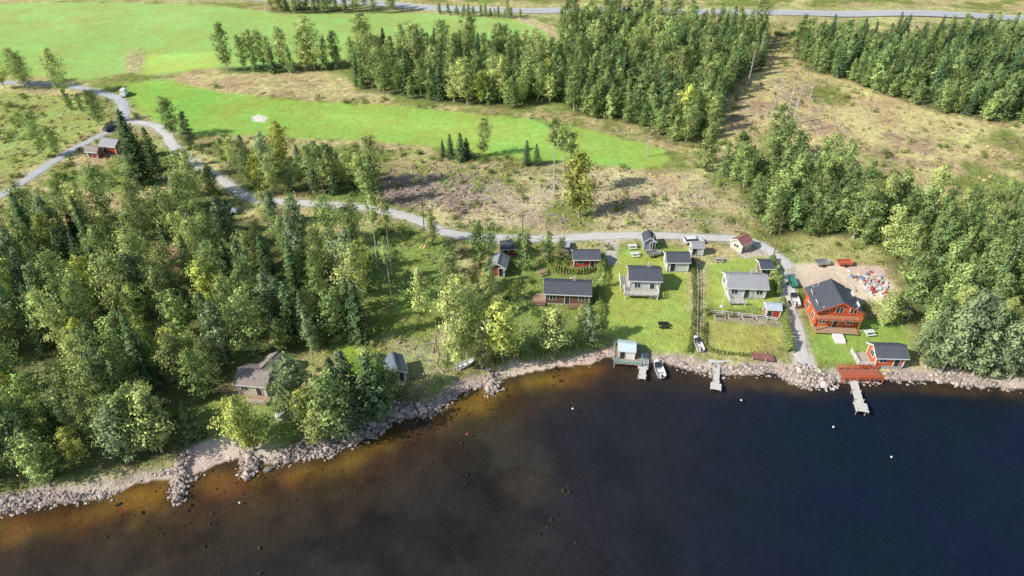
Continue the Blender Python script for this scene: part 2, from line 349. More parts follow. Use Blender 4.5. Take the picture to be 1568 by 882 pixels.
paint(gp(P_lawnD), A([.28,.47,.07]), .5, .8, 1); paint(gp(P_lawnE), A([.28,.37,.09]), .7, 1, 2, .8)
paint(gp([(1050,380),(1075,385),(1085,540),(1062,545)]), A([.56,.49,.26]), 1, .8, 2, .8)
paint(gp([(1130,480),(1195,490),(1200,500),(1090,492)]), A([.5,.44,.32]), 1, .8, 1, .8)
paint(gp(P_yard), A([.70,.56,.43]), .35, .8, 1); paint(gp([(1100,362),(1170,372),(1180,392),(1140,395)]), A([.6,.53,.43]), .4, .8, 1.5)
paint(gp([(1210,540),(1240,540),(1262,590),(1205,585)]), A([.66,.57,.48]), .3, .8, 1)
paint(gp([(232,378),(285,372),(290,420),(250,470),(235,440)]), A([.50,.28,.17]), .9, 1.2, 4, .9)
paintline(gp([(250,372),(262,400),(255,440),(245,470)]), A([.5,.30,.20]), 3, .8, .8)
for nme, (P, w) in ROADS.items():
    if nme != 'highway': paintline([tuple(q) for q in P[::3]], A([.52,.49,.38]), w+1.4, .7, .8)
paintline(gp([(935,362),(935,400)]), A([.55,.5,.44]), 3, .4)
# shore + lakebed
k = ss(1-(D-1.4+(n2-.5)*3)/1.8)[:, None]*(D > -5)[:, None]
col[:, :3] = col[:, :3]*(1-k)+A([.54,.44,.37])*k; col[:, 3] = np.where(k[:, 0] > .5, .7, col[:, 3])
paint(gp([(190,748),(270,735),(290,685),(365,668),(366,708),(310,722),(262,745)]), A([.70,.54,.46]), .3, 1, 1.5)
paint(gp([(775,582),(775,556),(850,543),(935,533),(935,556),(870,566)]), A([.68,.52,.42]), .4, 1, 1)
W = D < .1; td = np.clip(-D, 0, 500)
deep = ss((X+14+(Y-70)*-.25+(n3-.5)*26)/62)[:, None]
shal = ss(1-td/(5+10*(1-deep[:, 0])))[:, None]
base = A([.040,.036,.033])*(1-deep)+A([.0095,.019,.042])*deep  # navy end: water body tint plus sky reflection painted into the lakebed colour
bed_and_sky = base*(1-shal)+(A([.095,.062,.030])*(1-deep)+A([.034,.030,.028])*deep)*shal
col[W, :3] = bed_and_sky[W]; col[W, 3] = .3
wm = W.astype(float); AMB = A([.26,.145,.032])
for P in ([(650,632),(730,590),(800,573),(910,556),(945,560),(900,582),(800,600),(745,640),(670,655)], [(570,665),(640,634),(625,672),(560,712),(450,748),(400,740),(420,712),(520,694)], [(120,765),(205,740),(262,736),(262,782),(200,800),(100,818),(-60,838),(-60,795)], [(285,748),(320,715),(372,700),(420,722),(395,755),(310,770)], [(1300,585),(1640,600),(1640,612),(1300,596)], [(1040,565),(1200,573),(1240,592),(1240,603),(1060,585)]):
    s = sd(X, Y, gp(P)); right = P[0][0] > 1000
    k = ss((s+1+(n2-.5)*4)/4)*wm*(.25 if right else .95)*(.35+1.0*n1); k = np.clip(k, 0, 1)[:, None]; col[:, :3] = col[:, :3]*(1-k)+AMB*k
for P, c_ in (([(690,640),(790,625),(840,700),(830,790),(760,760),(700,700)], A([.062,.056,.045])), ([(250,790),(268,790),(262,840),(250,845)], A([.015,.02,.03])), ([(380,860),(430,842),(460,850),(420,872)], A([.012,.015,.022])), ([(0,860),(300,800),(520,760),(640,700),(560,790),(300,870)], A([.048,.038,.028]))):
    k = (ss((sd(X, Y, gp(P))+2+(n2-.5)*6)/6)*wm*.7)[:, None]; col[:, :3] = col[:, :3]*(1-k)+c_*k
dk = ss((fbm(X, Y, 7, 77)-.52)*7)*.3*(1-deep[:, 0]); nf = 1+(n2-.5)*.5*(1-.6*deep[:, 0])
col[W, :3] *= ((1-dk)*nf)[W][:, None]
me = bpy.data.meshes.new('terrain_ground')
V = np.stack([X, Y, Z], 1); ii, jj = np.meshgrid(np.arange(nx-1), np.arange(ny-1)); q = (jj*nx+ii).ravel()
FQ = np.stack([q, q+1, q+1+nx, q+nx], 1)
me.vertices.add(len(V)); me.vertices.foreach_set('co', V.ravel())
me.loops.add(FQ.size); me.loops.foreach_set('vertex_index', FQ.ravel().astype('i'))
me.polygons.add(len(FQ)); me.polygons.foreach_set('loop_start', (np.arange(len(FQ))*4).astype('i'))
me.update(calc_edges=True); me.polygons.foreach_set('use_smooth', np.ones(len(FQ), bool))
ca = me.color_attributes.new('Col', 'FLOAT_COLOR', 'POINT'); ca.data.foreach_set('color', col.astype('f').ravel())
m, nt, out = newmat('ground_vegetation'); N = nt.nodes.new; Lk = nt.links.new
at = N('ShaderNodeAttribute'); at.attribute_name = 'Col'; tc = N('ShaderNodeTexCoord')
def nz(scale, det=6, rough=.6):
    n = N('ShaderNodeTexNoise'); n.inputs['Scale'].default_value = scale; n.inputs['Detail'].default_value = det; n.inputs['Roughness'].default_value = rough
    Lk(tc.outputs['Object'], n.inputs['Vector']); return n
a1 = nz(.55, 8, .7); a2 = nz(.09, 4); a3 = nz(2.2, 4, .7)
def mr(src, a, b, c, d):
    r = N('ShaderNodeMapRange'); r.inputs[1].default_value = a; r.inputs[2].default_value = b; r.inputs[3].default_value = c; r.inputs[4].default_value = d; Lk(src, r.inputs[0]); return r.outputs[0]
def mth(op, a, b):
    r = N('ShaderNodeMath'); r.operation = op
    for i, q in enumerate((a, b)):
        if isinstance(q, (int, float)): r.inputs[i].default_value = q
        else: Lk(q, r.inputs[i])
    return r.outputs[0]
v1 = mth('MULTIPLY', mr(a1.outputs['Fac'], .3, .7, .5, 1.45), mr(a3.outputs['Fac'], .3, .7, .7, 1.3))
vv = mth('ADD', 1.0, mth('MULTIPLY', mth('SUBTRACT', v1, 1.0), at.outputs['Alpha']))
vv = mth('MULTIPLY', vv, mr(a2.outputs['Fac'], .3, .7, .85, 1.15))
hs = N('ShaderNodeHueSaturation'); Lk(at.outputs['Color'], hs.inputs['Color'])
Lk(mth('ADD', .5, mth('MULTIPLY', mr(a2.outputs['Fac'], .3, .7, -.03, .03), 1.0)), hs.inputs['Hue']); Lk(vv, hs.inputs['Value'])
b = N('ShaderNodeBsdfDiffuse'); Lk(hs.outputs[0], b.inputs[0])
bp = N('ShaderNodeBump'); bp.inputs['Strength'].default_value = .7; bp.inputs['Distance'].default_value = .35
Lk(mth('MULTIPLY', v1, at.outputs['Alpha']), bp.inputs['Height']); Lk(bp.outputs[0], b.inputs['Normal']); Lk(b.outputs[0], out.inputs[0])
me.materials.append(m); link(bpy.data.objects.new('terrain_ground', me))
# ------------------------------------------------------------------ water
mb = MB(); mb.poly([(-6000,-5000,0),(6000,-5000,0),(6000,200,0),(-6000,200,0)], [(0,1,2,3)])
m, nt, out = newmat('lake_water'); N = nt.nodes.new; Lk = nt.links.new; tc = N('ShaderNodeTexCoord')
gl = N('ShaderNodeBsdfGlossy'); gl.inputs['Roughness'].default_value = .08
tr = N('ShaderNodeBsdfTransparent'); tr.inputs[0].default_value = (.92,.90,.86,1)
ms = N('ShaderNodeMixShader'); w1 = nz(1.1, 5, .6); w2 = nz(.25, 3); bp = N('ShaderNodeBump'); bp.inputs['Strength'].default_value = .6; bp.inputs['Distance'].default_value = .2
lw = N('ShaderNodeLayerWeight'); lw.inputs['Blend'].default_value = .5
Lk(mth('ADD', w1.outputs['Fac'], w2.outputs['Fac']), bp.inputs['Height']); Lk(bp.outputs[0], gl.inputs['Normal']); Lk(bp.outputs[0], lw.inputs['Normal'])
Lk(mth('ADD', .028, mth('MULTIPLY', .97, mth('POWER', lw.outputs['Facing'], 5.0))), ms.inputs[0])
Lk(tr.outputs[0], ms.inputs[1]); Lk(gl.outputs[0], ms.inputs[2]); Lk(ms.outputs[0], out.inputs[0])
mb.obj('lake_water', [m])
# ------------------------------------------------------------------ roads
GRAV = simple('gravel', (.58,.56,.52), .95, noise=.22, scale=.8); ASPH = simple('pale_worn_asphalt', (.46,.47,.48), .9, noise=.15, scale=.6)
LINE = simple('road_marking_paint', (.75,.75,.72), .7, noise=.1)
def ribbon(name, P, w, mat, dz, off=0, jit=0, parent=None):
    T = np.gradient(P, axis=0); T /= np.linalg.norm(T, axis=1, keepdims=True)+1e-9; Nn = np.stack([-T[:, 1], T[:, 0]], 1)
    rows = []; offs = [-.5, -.25, 0, .25, .5]
    for o in offs:
        q = P+Nn*(off+o*w)+(Nn*(R.normal(size=(len(P), 1))*jit) if abs(o) == .5 else 0); rows.append(q)
    zc = np.max([hgt(q[:, 0], q[:, 1]) for q in rows], 0)
    mb = MB(); n = len(P)
    for q, o in zip(rows, offs):
        zz = hgt(q[:, 0], q[:, 1]); zz = np.maximum(zz, zc*.6+zz*.4); mb.v += [(a_, b_, c_+dz-(.05 if abs(o) == .5 and dz > .09 else 0)) for (a_, b_), c_ in zip(q, zz)]
    for r0 in range(4):
        for k in range(n-1): mb.f.append([r0*n+k, r0*n+k+1, (r0+1)*n+k+1, (r0+1)*n+k]); mb.m.append(0)
    return mb.obj(name, [mat], parent)
for k_, (P, w) in ROADS.items():
    o = ribbon(k_, P, w, ASPH if k_ in ('highway', 'lakeside_lane') else GRAV, .10, jit=.16 if k_ != 'highway' else 0)
    if k_ == 'highway':
        for of in (-3.5, 3.5): ribbon('edge_line', P, .25, LINE, .14, of, parent=o)
        ribbon('centre_line', P, .2, LINE, .14, 0, parent=o)
# ------------------------------------------------------------------ rocks
bm = bmesh.new(); bmesh.ops.create_icosphere(bm, subdivisions=1, radius=1); IV = np.array([v.co[:] for v in bm.verts]); IF = np.array([[v.index for v in f.verts] for f in bm.faces]); bm.free()
def rocks(name, P, S, mat, zoff=.1):
    n = len(P); P = np.array(P); S = np.array(S); z = hgt(P[:, 0], P[:, 1])
    sc = S[:, None, None]*R.uniform(.55, 1.25, (n, 1, 3))*[1, 1, .75]; ang = R.uniform(0, 6.28, n)
    v = IV[None]*R.uniform(.7, 1.2, (n, 12, 1))*sc; c, s = np.cos(ang)[:, None], np.sin(ang)[:, None]
    vx = v[..., 0]*c-v[..., 1]*s; vy = v[..., 0]*s+v[..., 1]*c
    v = np.stack([vx+P[:, 0, None], vy+P[:, 1, None], v[..., 2]+(z+S*zoff)[:, None]], -1).reshape(-1, 3)
    f = (IF[None]+np.arange(n)[:, None, None]*12).reshape(-1, 3)
    me = bpy.data.meshes.new(name); me.from_pydata(v.tolist(), [], f.tolist()); me.materials.append(mat)
    a = me.attributes.new('tint', 'FLOAT', 'POINT'); a.data.foreach_set('value', np.repeat(R.uniform(.5, 1.35, n), 12).astype('f'))
    return link(bpy.data.objects.new(name, me))
def rockmat(name, c):
    m, nt, out = newmat(name); at = nt.nodes.new('ShaderNodeAttribute'); at.attribute_name = 'tint'
    sc = nt.nodes.new('ShaderNodeVectorMath'); sc.operation = 'SCALE'; sc.inputs[0].default_value = c; nt.links.new(at.outputs['Fac'], sc.inputs['Scale'])
    d = nt.nodes.new('ShaderNodeBsdfDiffuse'); nt.links.new(sc.outputs[0], d.inputs[0]); nt.links.new(d.outputs[0], out.inputs[0]); return m
RK = rockmat('granite_boulders', (.46,.385,.34)); RKW = rockmat('submerged_stone', (.062,.050,.034))
SP = smoothline(SHORE, 1.0); NS = len(SP)
kk = R.integers(0, NS-1, 34000); pts = SP[kk]+R.uniform(-3.2, 3.2, (34000, 2)); d = shored(pts[:, 0], pts[:, 1])
BE = [gp([(185,760),(185,735),(270,725),(290,680),(365,666),(366,712),(310,727),(262,750)]), gp([(775,585),(775,553),(850,540),(935,530),(938,552),(870,568)]), gp([(1205,540),(1262,540),(1262,572),(1205,572)])]
nn = fbm(pts[:, 0], pts[:, 1], 7, 9)
keep = (d > -.9) & (d < 1.7+(nn-.5)*3)
keep &= R.random(len(pts)) < np.where((d < 0), .25, .8)*np.clip((nn-.25)*2.2, .2, 1)
for B in BE: keep &= ~(inside(pts[:, 0], pts[:, 1], B) & (R.random(len(pts)) < .95))
pts = pts[keep]; rocks('shoreline_boulders', pts, np.exp(R.normal(-1.65, .42, len(pts))), RK)
gr = []
for a_, b_, w_ in (((286,700),(271,762),1.0), ((380,684),(380,726),1.2), ((752,574),(757,601),1.0), ((1215,570),(1270,587),1.7), ((590,628),(650,630),1.5), ((430,698),(520,680),1.4), ((540,668),(600,632),1.5)):
    a0, b0 = np.array(G0(*a_, .3)), np.array(G0(*b_, .3)); n = int(28*np.linalg.norm(b0-a0))
    for _ in range(n): gr.append(a0+(b0-a0)*R.random()+R.normal(size=2)*w_*.5)
rocks('stone_groyne', gr, np.exp(R.normal(-1.3, .35, len(gr))), RK, .6)
sub = []
for u, v, n, s in ((755,637,12,1.2),(700,715,6,2.5),(800,730,30,7),(830,745,24,6),(690,690,10,5),(410,850,12,4),(560,640,12,4),(700,640,14,5),(450,740,12,8),(890,775,3,3),(330,770,10,7),(800,690,14,8),(750,610,14,2),(300,760,24,4),(200,760,16,4),(420,725,20,4),(700,600,30,6),(850,575,14,5)):
    c0 = np.array(G0(u, v))
    for _ in range(n): sub.append(c0+R.normal(size=2)*s*[.8, .8])
sub = np.array(sub); sub = sub[shored(sub[:, 0], sub[:, 1]) < -.6]
rocks('submerged_stones', sub, np.exp(R.normal(-1.75, .35, len(sub))), RKW, .1)
# ------------------------------------------------------------------ houses
def rail(mb, a, b, z, mi, h=.95):
    a = Vector(a); b = Vector(b); L = (b-a).length; n = max(1, int(L/1.3)); ang = math.atan2(b.y-a.y, b.x-a.x)
    for k in range(n+1):
        p = a.lerp(b, k/n); mb.box((p.x, p.y, z+h/2), (.09, .09, h), ang, mi)
    c = (a+b)/2
    for zz in (.35, .65, h+.02): mb.box((c.x, c.y, z+zz), (L, .05, .12), ang, mi)
def house(name, u, v, w, d, h, rise, rot, wall, roof, trim=None, ov=.45, deck=None, chim=False, door='-y', xyz=None, win=True, base=.25):
    x, y, z = xyz or G(u, v); e = empty(name, x, y, z, math.radians(rot)); BLD.append((x, y, max(w, d)/2+1.5)); trim = trim or WHITE
    H = base+h; hw, hd = w/2, d/2
    mb = MB(); mb.box((0, 0, base/2-.5), (w+.06, d+.06, base+1)); mb.obj('foundation', [CONC], e)
    mb = MB(); mb.poly([(-hw,-hd,base),(hw,-hd,base),(hw,hd,base),(-hw,hd,base),(-hw,-hd,H),(hw,-hd,H),(hw,hd,H),(-hw,hd,H),(-hw,0,H+rise),(hw,0,H+rise)],
        [(0,1,5,4),(2,3,7,6),(1,2,6,9,5),(3,0,4,8,7)]); mb.obj('walls', [wall], e)
    mb = MB(); sl = rise/hd; th = .14; X0 = hw+ov; Y0 = hd+ov
    for sg in (-1, 1):
        p = [(-X0, 0, H+rise+.05), (X0, 0, H+rise+.05), (X0, sg*Y0, H-ov*sl+.05), (-X0, sg*Y0, H-ov*sl+.05)]
        p2 = [(a_, b_, c_+th) for a_, b_, c_ in p]
        mb.poly(p+p2, [(0,1,2,3),(7,6,5,4),(2,6,7,3),(1,5,6,2),(0,3,7,4)])
    mb.box((0, 0, H+rise+.05+th), (2*X0, .28, .07)); mb.obj('roof', [roof], e)
    mb = MB()
    for sx in (-1, 1):
        for sg in (-1, 1):   # barge boards
            p = [(sx*(X0+.02), 0, H+rise-.10), (sx*(X0+.02), sg*(Y0+.02), H-ov*sl-.10), (sx*(X0+.02), sg*(Y0+.02), H-ov*sl+.17), (sx*(X0+.02), 0, H+rise+.17)]
            p2 = [(a_-sx*.05, b_, c_) for a_, b_, c_ in p]; mb.poly(p+p2, [(0,1,2,3),(7,6,5,4),(0,4,5,1),(2,6,7,3)])
            mb.box((sx*(hw+.01), sg*(hd+.01), base+h/2), (.16, .16, h-.02))
    for sg in (-1, 1): mb.box((0, sg*(Y0+.03), H-ov*sl+.06), (2*X0, .04, .2))
    mb.obj('trim', [trim], e)
    fm = MB(); gm = MB()
    def window(side, p, zc, ww, wh):
        if side in ('-y', '+y'):
            s = -1 if side == '-y' else 1; c = (p, s*(hd+.03), zc); fm.box(c, (ww+.22, .08, wh+.22)); gm.box((p, s*(hd+.06), zc), (ww, .06, wh))
            fm.box((p, s*(hd+.10), zc), (.06, .03, wh))
        else:
            s = -1 if side == '-x' else 1; fm.box((s*(hw+.03), p, zc), (.08, ww+.22, wh+.22)); gm.box((s*(hw+.06), p, zc), (.06, ww, wh)); fm.box((s*(hw+.10), p, zc), (.03, .06, wh))
    if win:
        nst = 2 if h > 3.8 else 1
        for side, L in (('-y', w), ('+y', w), ('-x', d), ('+x', d)):
            n = max(1, int(L/2.4))
            for st in range(nst):
                for k in range(n):
                    p = -L/2+L*(k+.5)/n
                    if side == door and st == 0 and k == n//2: continue
                    window(side, p, base+1.45+st*2.5 if h > 2.1 else base+h*.6, min(1.1, L/n*.55), 1.1 if h > 2.1 else .6)
    L = w if door[1] == 'y' else d; n = max(1, int(L/2.4)); p = -L/2+L*(n//2+.5)/n if n > 1 or not win else -L/4
    dh = min(2.0, h-.15)
    if door == '-y': fm.box((p, -hd-.03, base+dh/2), (1.1, .08, dh+.05)); gm.box((p, -hd-.07, base+dh/2-.03), (.85, .05, dh-.15))
    if door == '-x': fm.box((-hw-.03, p, base+dh/2), (.08, 1.1, dh+.05)); gm.box((-hw-.07, p, base+dh/2-.03), (.05, .85, dh-.15))
    if door == '+x': fm.box((hw+.03, p, base+dh/2), (.08, 1.1, dh+.05)); gm.box((hw+.07, p, base+dh/2-.03), (.05, .85, dh-.15))
    fm.obj('window_frames', [WHITE], e); gm.obj('window_panes_and_door', [GLASS], e)
    if chim:
        mb = MB(); mb.box((w*.15, .5, H+rise+.2), (.5, .5, 1.1)); mb.box((w*.15, .5, H+rise+.78), (.62, .62, .08)); mb.box((w*.15, .5, H+rise+.9), (.3, .3, .18)); mb.obj('chimney', [simple('chimney_plaster', (.45,.43,.41), .8)], e)
    if deck:
        for (cx, cy, dx, dy, dz, rm, sides) in deck:
            mb = MB(); n = max(2, int(dy/.3))
            for k in range(n): mb.box((cx, cy-dy/2+dy*(k+.5)/n, dz), (dx, dy/n-.03, .08), 0, 0)
            for sx in (-1, 1):
                for sy in (-1, 1): mb.box((cx+sx*(dx/2-.15), cy+sy*(dy/2-.15), dz/2-.45), (.16, .16, dz+.8), 0, 1)
            c = [(cx-dx/2, cy-dy/2, 0), (cx+dx/2, cy-dy/2, 0), (cx+dx/2, cy+dy/2, 0), (cx-dx/2, cy+dy/2, 0)]
            for s_ in sides: rail(mb, c['srnl'.index(s_)], c[('srnl'.index(s_)+1) % 4], dz, 1)
            mb.obj('deck', [DWOOD if rm is not WHITE else WOOD, rm], e)
    return e
# large orange-red villa, gable to the lake
hv = house('red_wooden_villa', 1268, 486, 6.4, 7.4, 3.9, 2.0, 86, ORANGE, BLACKR, trim=ORANGE, ov=.6, chim=False, door='-x', deck=[(-4.0, 0, 1.5, 7.6, 2.9, ORANGE, 'srl'), (-4.2, 0, 2.0, 7.8, .35, ORANGE, '')])
mb = MB(); mb.box((-6.2, 0, .15), (1.8, 1.8, .5)); mb.box((-7.3, 0, 0), (.5, 1.8, .3)); mb.obj('entrance_steps', [WHITE], hv)
house('red_annex', 1353, 552, 4.8, 3.4, 2.2, 1.0, -2, ORANGE, BLACKR, deck=[(-3.9, -.2, 2.8, 3.6, .35, WHITE, 'sl')])
house('white_cottage', 1137, 446, 7.2, 4.8, 2.5, 1.2, -3, LGREY, GREYR, deck=[(-2, -3.6, 3.2, 2.2, .35, WHITE, 'sl')], chim=True)
house('small_red_shed', 1180, 482, 2.6, 2.0, 1.8, .5, -5, RED, simple('pale_blue_roof', (.45,.52,.58), .5), ov=.2)
house('boathouse_shed', 1133, 381, 3.0, 2.8, 1.9, .8, 35, CREAM, REDR, ov=.3)
house('white_garden_shed', 1065, 388, 2.4, 2.0, 1.9, .5, 0, LGREY, GREYR, ov=.2)
house('guest_cabin', 1034, 409, 4.3, 3.6, 2.3, .9, 0, LGREY, BLACKR, ov=.35)
house('blue_shed', 992, 378, 2.9, 2.4, 2.1, .9, 90, BLUEW, BLACKR, ov=.25, door='-x')
house('white_summer_house', 984, 437, 5.8, 4.6, 2.8, 1.1, -3, LGREY, BLACKR, chim=True, deck=[(-.8, -3.6, 6.6, 2.4, .9, WHITE, 'srl'), (-3.8, -.2, 1.8, 4.2, .9, WHITE, 'l')])
house('red_guest_house', 896, 404, 5.0, 3.2, 2.2, .9, 0, simple('signal_red_paint', (.55,.07,.045), .6, wave=('X', 6)), BLACKR)
house('brown_bungalow', 868, 456, 8.4, 4.4, 2.5, 1.1, -4, BROWNW, BLACKR, chim=True, deck=[(-5.4, -1.3, 2.4, 3.8, .35, BROWNW, 's'), (2, -3.0, 3.2, 1.5, .35, BROWNW, 's')])
house('red_cottage', 764, 416, 3.8, 2.8, 2.3, .9, 82, RED, GREYR, door='-x')
house('dark_red_shed', 780, 388, 3.4, 2.4, 2.0, .8, 5, RED, BLACKR)
house('cream_cottage', 397, 592, 4.8, 4.2, 2.4, 1.0, -8, CREAM, BROWNR, deck=[(1.5, -3.2, 3.2, 1.9, .25, CREAM, 's')])
house('cream_cottage_wing', 416, 577, 4.4, 2.8, 2.3, .8, 68, CREAM, BROWNR, door='-x')
house('blue_red_boathouse', 607, 575, 3.8, 2.6, 2.2, .8, 108, RED, simple('blue_grey_roof', (.16,.19,.24), .5, wave=('X', 3)), door='-x')
house('jetty_boathouse', 958, 546, 2.8, 2.6, 2.2, .5, -8, WHITE, simple('aqua_roof', (.55,.66,.66), .5), ov=.2, deck=[(.3, -.3, 4.9, 4.9, .6, TEAL, 'srnl')])
house('falun_red_farmhouse', 176, 232, 4.4, 3.4, 2.3, 1.1, -15, RED, GREYR)
house('red_outbuilding', 148, 240, 2.8, 2.2, 1.9, .8, -10, RED, BROWNR)
house('garden_gazebo', 738, 516, 2.6, 2.0, 2.0, .6, 50, BROWNW, simple('white_sheet_roof', (.6,.6,.6), .5), ov=.3)
house('dark_red_cabin', 1378, 484, 2.2, 2.0, 1.8, .6, 80, RED, BLACKR, door='-x', ov=.25)
house('tool_shed', 1168, 418, 2.0, 2.8, 2.0, .5, 0, BROWNW, BLACKR)
# ------------------------------------------------------------------ jetties
def jetty(name, a, b, w, mat, zt=.5, head=None, rm=None):
    ax, ay = G0(*a, zt); bx, by = G0(*b, zt); L = math.hypot(bx-ax, by-ay); rot = math.atan2(by-ay, bx-ax)
    e = empty(name, ax, ay, zt, rot); mb = MB(); n = int(L/.28)
    for k in range(n): mb.box(((k+.5)*L/n, R.normal()*.02, 0), (L/n-.03, w, .07))
    for s in (-1, 1): mb.box((L/2, s*(w/2-.1), -.13), (L-.05, .12, .17))
    if head:
        n = int(head[0]/.28)
        for k in range(n): mb.box((L-head[2]+(k+.5)*head[0]/n, 0, .075), (head[0]/n-.03, head[1], .07))
        for s in (-1, 1): mb.box((L-head[2]+head[0]/2, s*(head[1]/2-.1), -.06), (head[0], .12, .18))
    mb.obj('planks', [mat], e); mb = MB()
    for k in range(int(L/2.2)+1):
        for s in (-1, 1): mb.tube((k*2.2+.3, s*(w/2+.05), -2.2), (k*2.2+.3, s*(w/2+.05), .35), .08, .08, 6)
    if rm:
        for s in (-1, 1): rail(mb, (0, s*w/2, 0), (L, s*w/2, 0), .03, 0)
    mb.obj('piles', [rm or WOOD], e); return e
PALE = simple('bleached_planks', (.62,.60,.56), .8, noise=.2, scale=3)
jetty('wooden_jetty', (987,536), (983,580), 1.2, PALE, head=(2.6, 1.8, 5.2)); jetty('wooden_jetty', (1099,545), (1096,592), 1.0, PALE, head=(1.6, 1.8, .8))
jetty('cross_jetty', (1085,553), (1120,550), 1.3, PALE, .8); jetty('long_jetty', (1303,570), (1320,628), 1.3, PALE, head=(2.0, 2.0, 1.6))
jetty('red_boat_deck', (1286,573), (1348,573), 2.6, simple('red_stained_deck', (.40,.13,.075), .8, noise=.3), .9, rm=ORANGE)
jetty('shore_platform', (1150,543), (1185,548), 1.6, REDR, 1.3)
# ------------------------------------------------------------------ vehicles, boats, garden things
def car(name, u, v, rot, c, van=False):
    x, y, z = G(u, v); e = empty(name, x, y, z+.08, math.radians(rot)); P = simple(name+'_paint', c, .3, noise=.03, spec=.6)
    BLD.append((x, y, 3.5))
    def ex(prof, w0, w1, zs, nm, mat):
        mb = MB(); n = len(prof); z0, z1 = zs
        pr = []
        for s in (-1, 1):
            for a_, b_ in prof: f = (b_-z0)/(z1-z0); pr.append((a_, s*(w0+(w1-w0)*f)/2, b_))
        mb.poly(pr, [tuple(range(n)), tuple(range(2*n-1, n-1, -1))]+[(k, n+k, n+(k+1) % n, (k+1) % n) for k in range(n)]); mb.obj(nm, [mat], e)
    tz = 2.2 if van else 1.45
    ex([(-2.2,.3),(2.15,.3),(2.2,.62),(2.0,.78),(1.0,.92),(-2.0,.95),(-2.2,.8)], 1.78, 1.7, (.3, .95), 'body', P)
    ex([(-2.05,.93),(1.0,.9),(.35 if not van else .8, tz-.08),(-1.75, tz-.08)], 1.62, 1.3, (.9, tz), 'windows', GLASS if not van else P)
    ex([(-1.85,tz-.1),(.40 if not van else .8,tz-.1),(.25,tz),(-1.6,tz)], 1.36, 1.25, (tz-.1, tz), 'roof', P)
    mb = MB()
    for sx in (-1.35, 1.35):
        for sy in (-.8, .8): mb.tube((sx, sy-.11, .32), (sx, sy+.11, .32), .33, .33, 12)
    mb.obj('wheels', [DARK], e); mb = MB()
    for sy in (-.65, .65): mb.box((2.17, sy, .66), (.08, .3, .14)); mb.box((-2.19, sy, .72), (.06, .2, .18))
    mb.obj('lamps', [METAL], e); return e
car('dark_car', 172, 199, 60, (.03,.035,.05)); car('white_van', 192, 146, 100, (.8,.8,.8), True); car('white_car', 349, 327, 10, (.75,.76,.78)); car('silver_car', 868, 381, 80, (.5,.52,.55)); car('parked_car', 1062, 372, 5, (.78,.78,.78))
def boat(name, u, v, rot, L, W_, c, z=None, cabin=True, trailer=False):
    if z is None: x, y, z = G(u, v)
    else: x, y = G0(u, v, z)
    e = empty(name, x, y, z+(.55 if trailer else 0), math.radians(rot)); mb = MB(); S = 9; P = []
    for k in range(S):
        t = k/(S-1); hw = W_/2*(1-max(0, (t-.35)/.65)**2.2)*(.9+.1*min(1, t*4)); xx = -L/2+L*t; sh = .12*t*t
        P += [(xx, -hw, .62+sh), (xx, -hw*.78, .1+sh), (xx, 0, -.18+.3*t**3), (xx, hw*.78, .1+sh), (xx, hw, .62+sh), (xx, hw*.84, .60+sh), (xx, hw*.75, .30), (xx, -hw*.75, .30), (xx, -hw*.84, .60+sh)]
    mb.poly(P, [(k*9+j, k*9+(j+1) % 9, (k+1)*9+(j+1) % 9, (k+1)*9+j) for k in range(S-1) for j in range(9)]+[tuple(range(8, -1, -1))]); mb.obj('hull', [c], e)
    mb = MB()
    for xx in (-L*.28, 0): mb.box((xx, 0, .45), (.35, W_*.68, .06))
    mb.obj('seats', [WOOD], e)
    if cabin:
        mb = MB(); mb.box((L*.12, 0, .78), (L*.26, W_*.62, .42), 0, 0, .72); mb.obj('windshield', [GLASS], e)
        mb = MB(); mb.box((L*.33, 0, .66), (L*.2, W_*.5, .08)); mb.obj('foredeck', [WHITE], e)
    mb = MB(); mb.box((-L/2-.15, 0, .75), (.35, .3, .45), 0, 0, .8); mb.box((-L/2-.15, 0, .2), (.12, .1, .8)); mb.obj('outboard_motor', [DARK], e)
    if trailer:
        mb = MB(); mb.box((0, 0, -.25), (L*.95, .12, .12)); mb.box((-.4, 0, -.25), (.12, 1.7, .1)); mb.box((L*.6, 0, -.25), (1.2, .1, .1))
        for s in (-1, 1): mb.tube((-.4, s*.95, -.28), (-.4, s*.8, -.28), .28, .28, 10)
        mb.obj('trailer', [DARK], e)
    return e
BLUEH = simple('blue_gelcoat', (.16,.27,.42), .3)
boat('moored_motorboat', 1008, 566, 95, 4.4, 1.7, WHITE, 0.0); boat('boat_on_trailer', 1214, 462, 82, 4.6, 1.8, WHITE, None, True, True)
boat('beached_boat', 1068, 528, 95, 4.0, 1.5, WHITE, None); boat('rowing_boat', 715, 559, 35, 3.6, 1.3, WHITE, None, False)
def table(u, v, rot, mat=DWOOD):
    x, y, z = G(u, v); e = empty('picnic_table', x, y, z, math.radians(rot)); mb = MB()
    for k in range(5): mb.box((0, -.36+.18*k, .75), (1.9, .15, .05))
    for s in (-1, 1):
        for k in range(2): mb.box((0, s*(.68+.16*k), .45), (1.9, .14, .05))
        mb.box((s*.7, 0, .42), (.08, 1.7, .08)); mb.tube((s*.7, -.6, 0), (s*.7, -.2, .73), .05, .05, 4); mb.tube((s*.7, .6, 0), (s*.7, .2, .73), .05, .05, 4)
    mb.obj('timber', [mat], e)
for a_ in ((1015,500,0,DARK),(972,392,10,WHITE),(968,380,5,WHITE),(432,640,20,WHITE),(1000,455,0,WOOD),(1100,400,0,WOOD),(830,420,30,DWOOD),(1330,512,10,WHITE)): table(*a_)
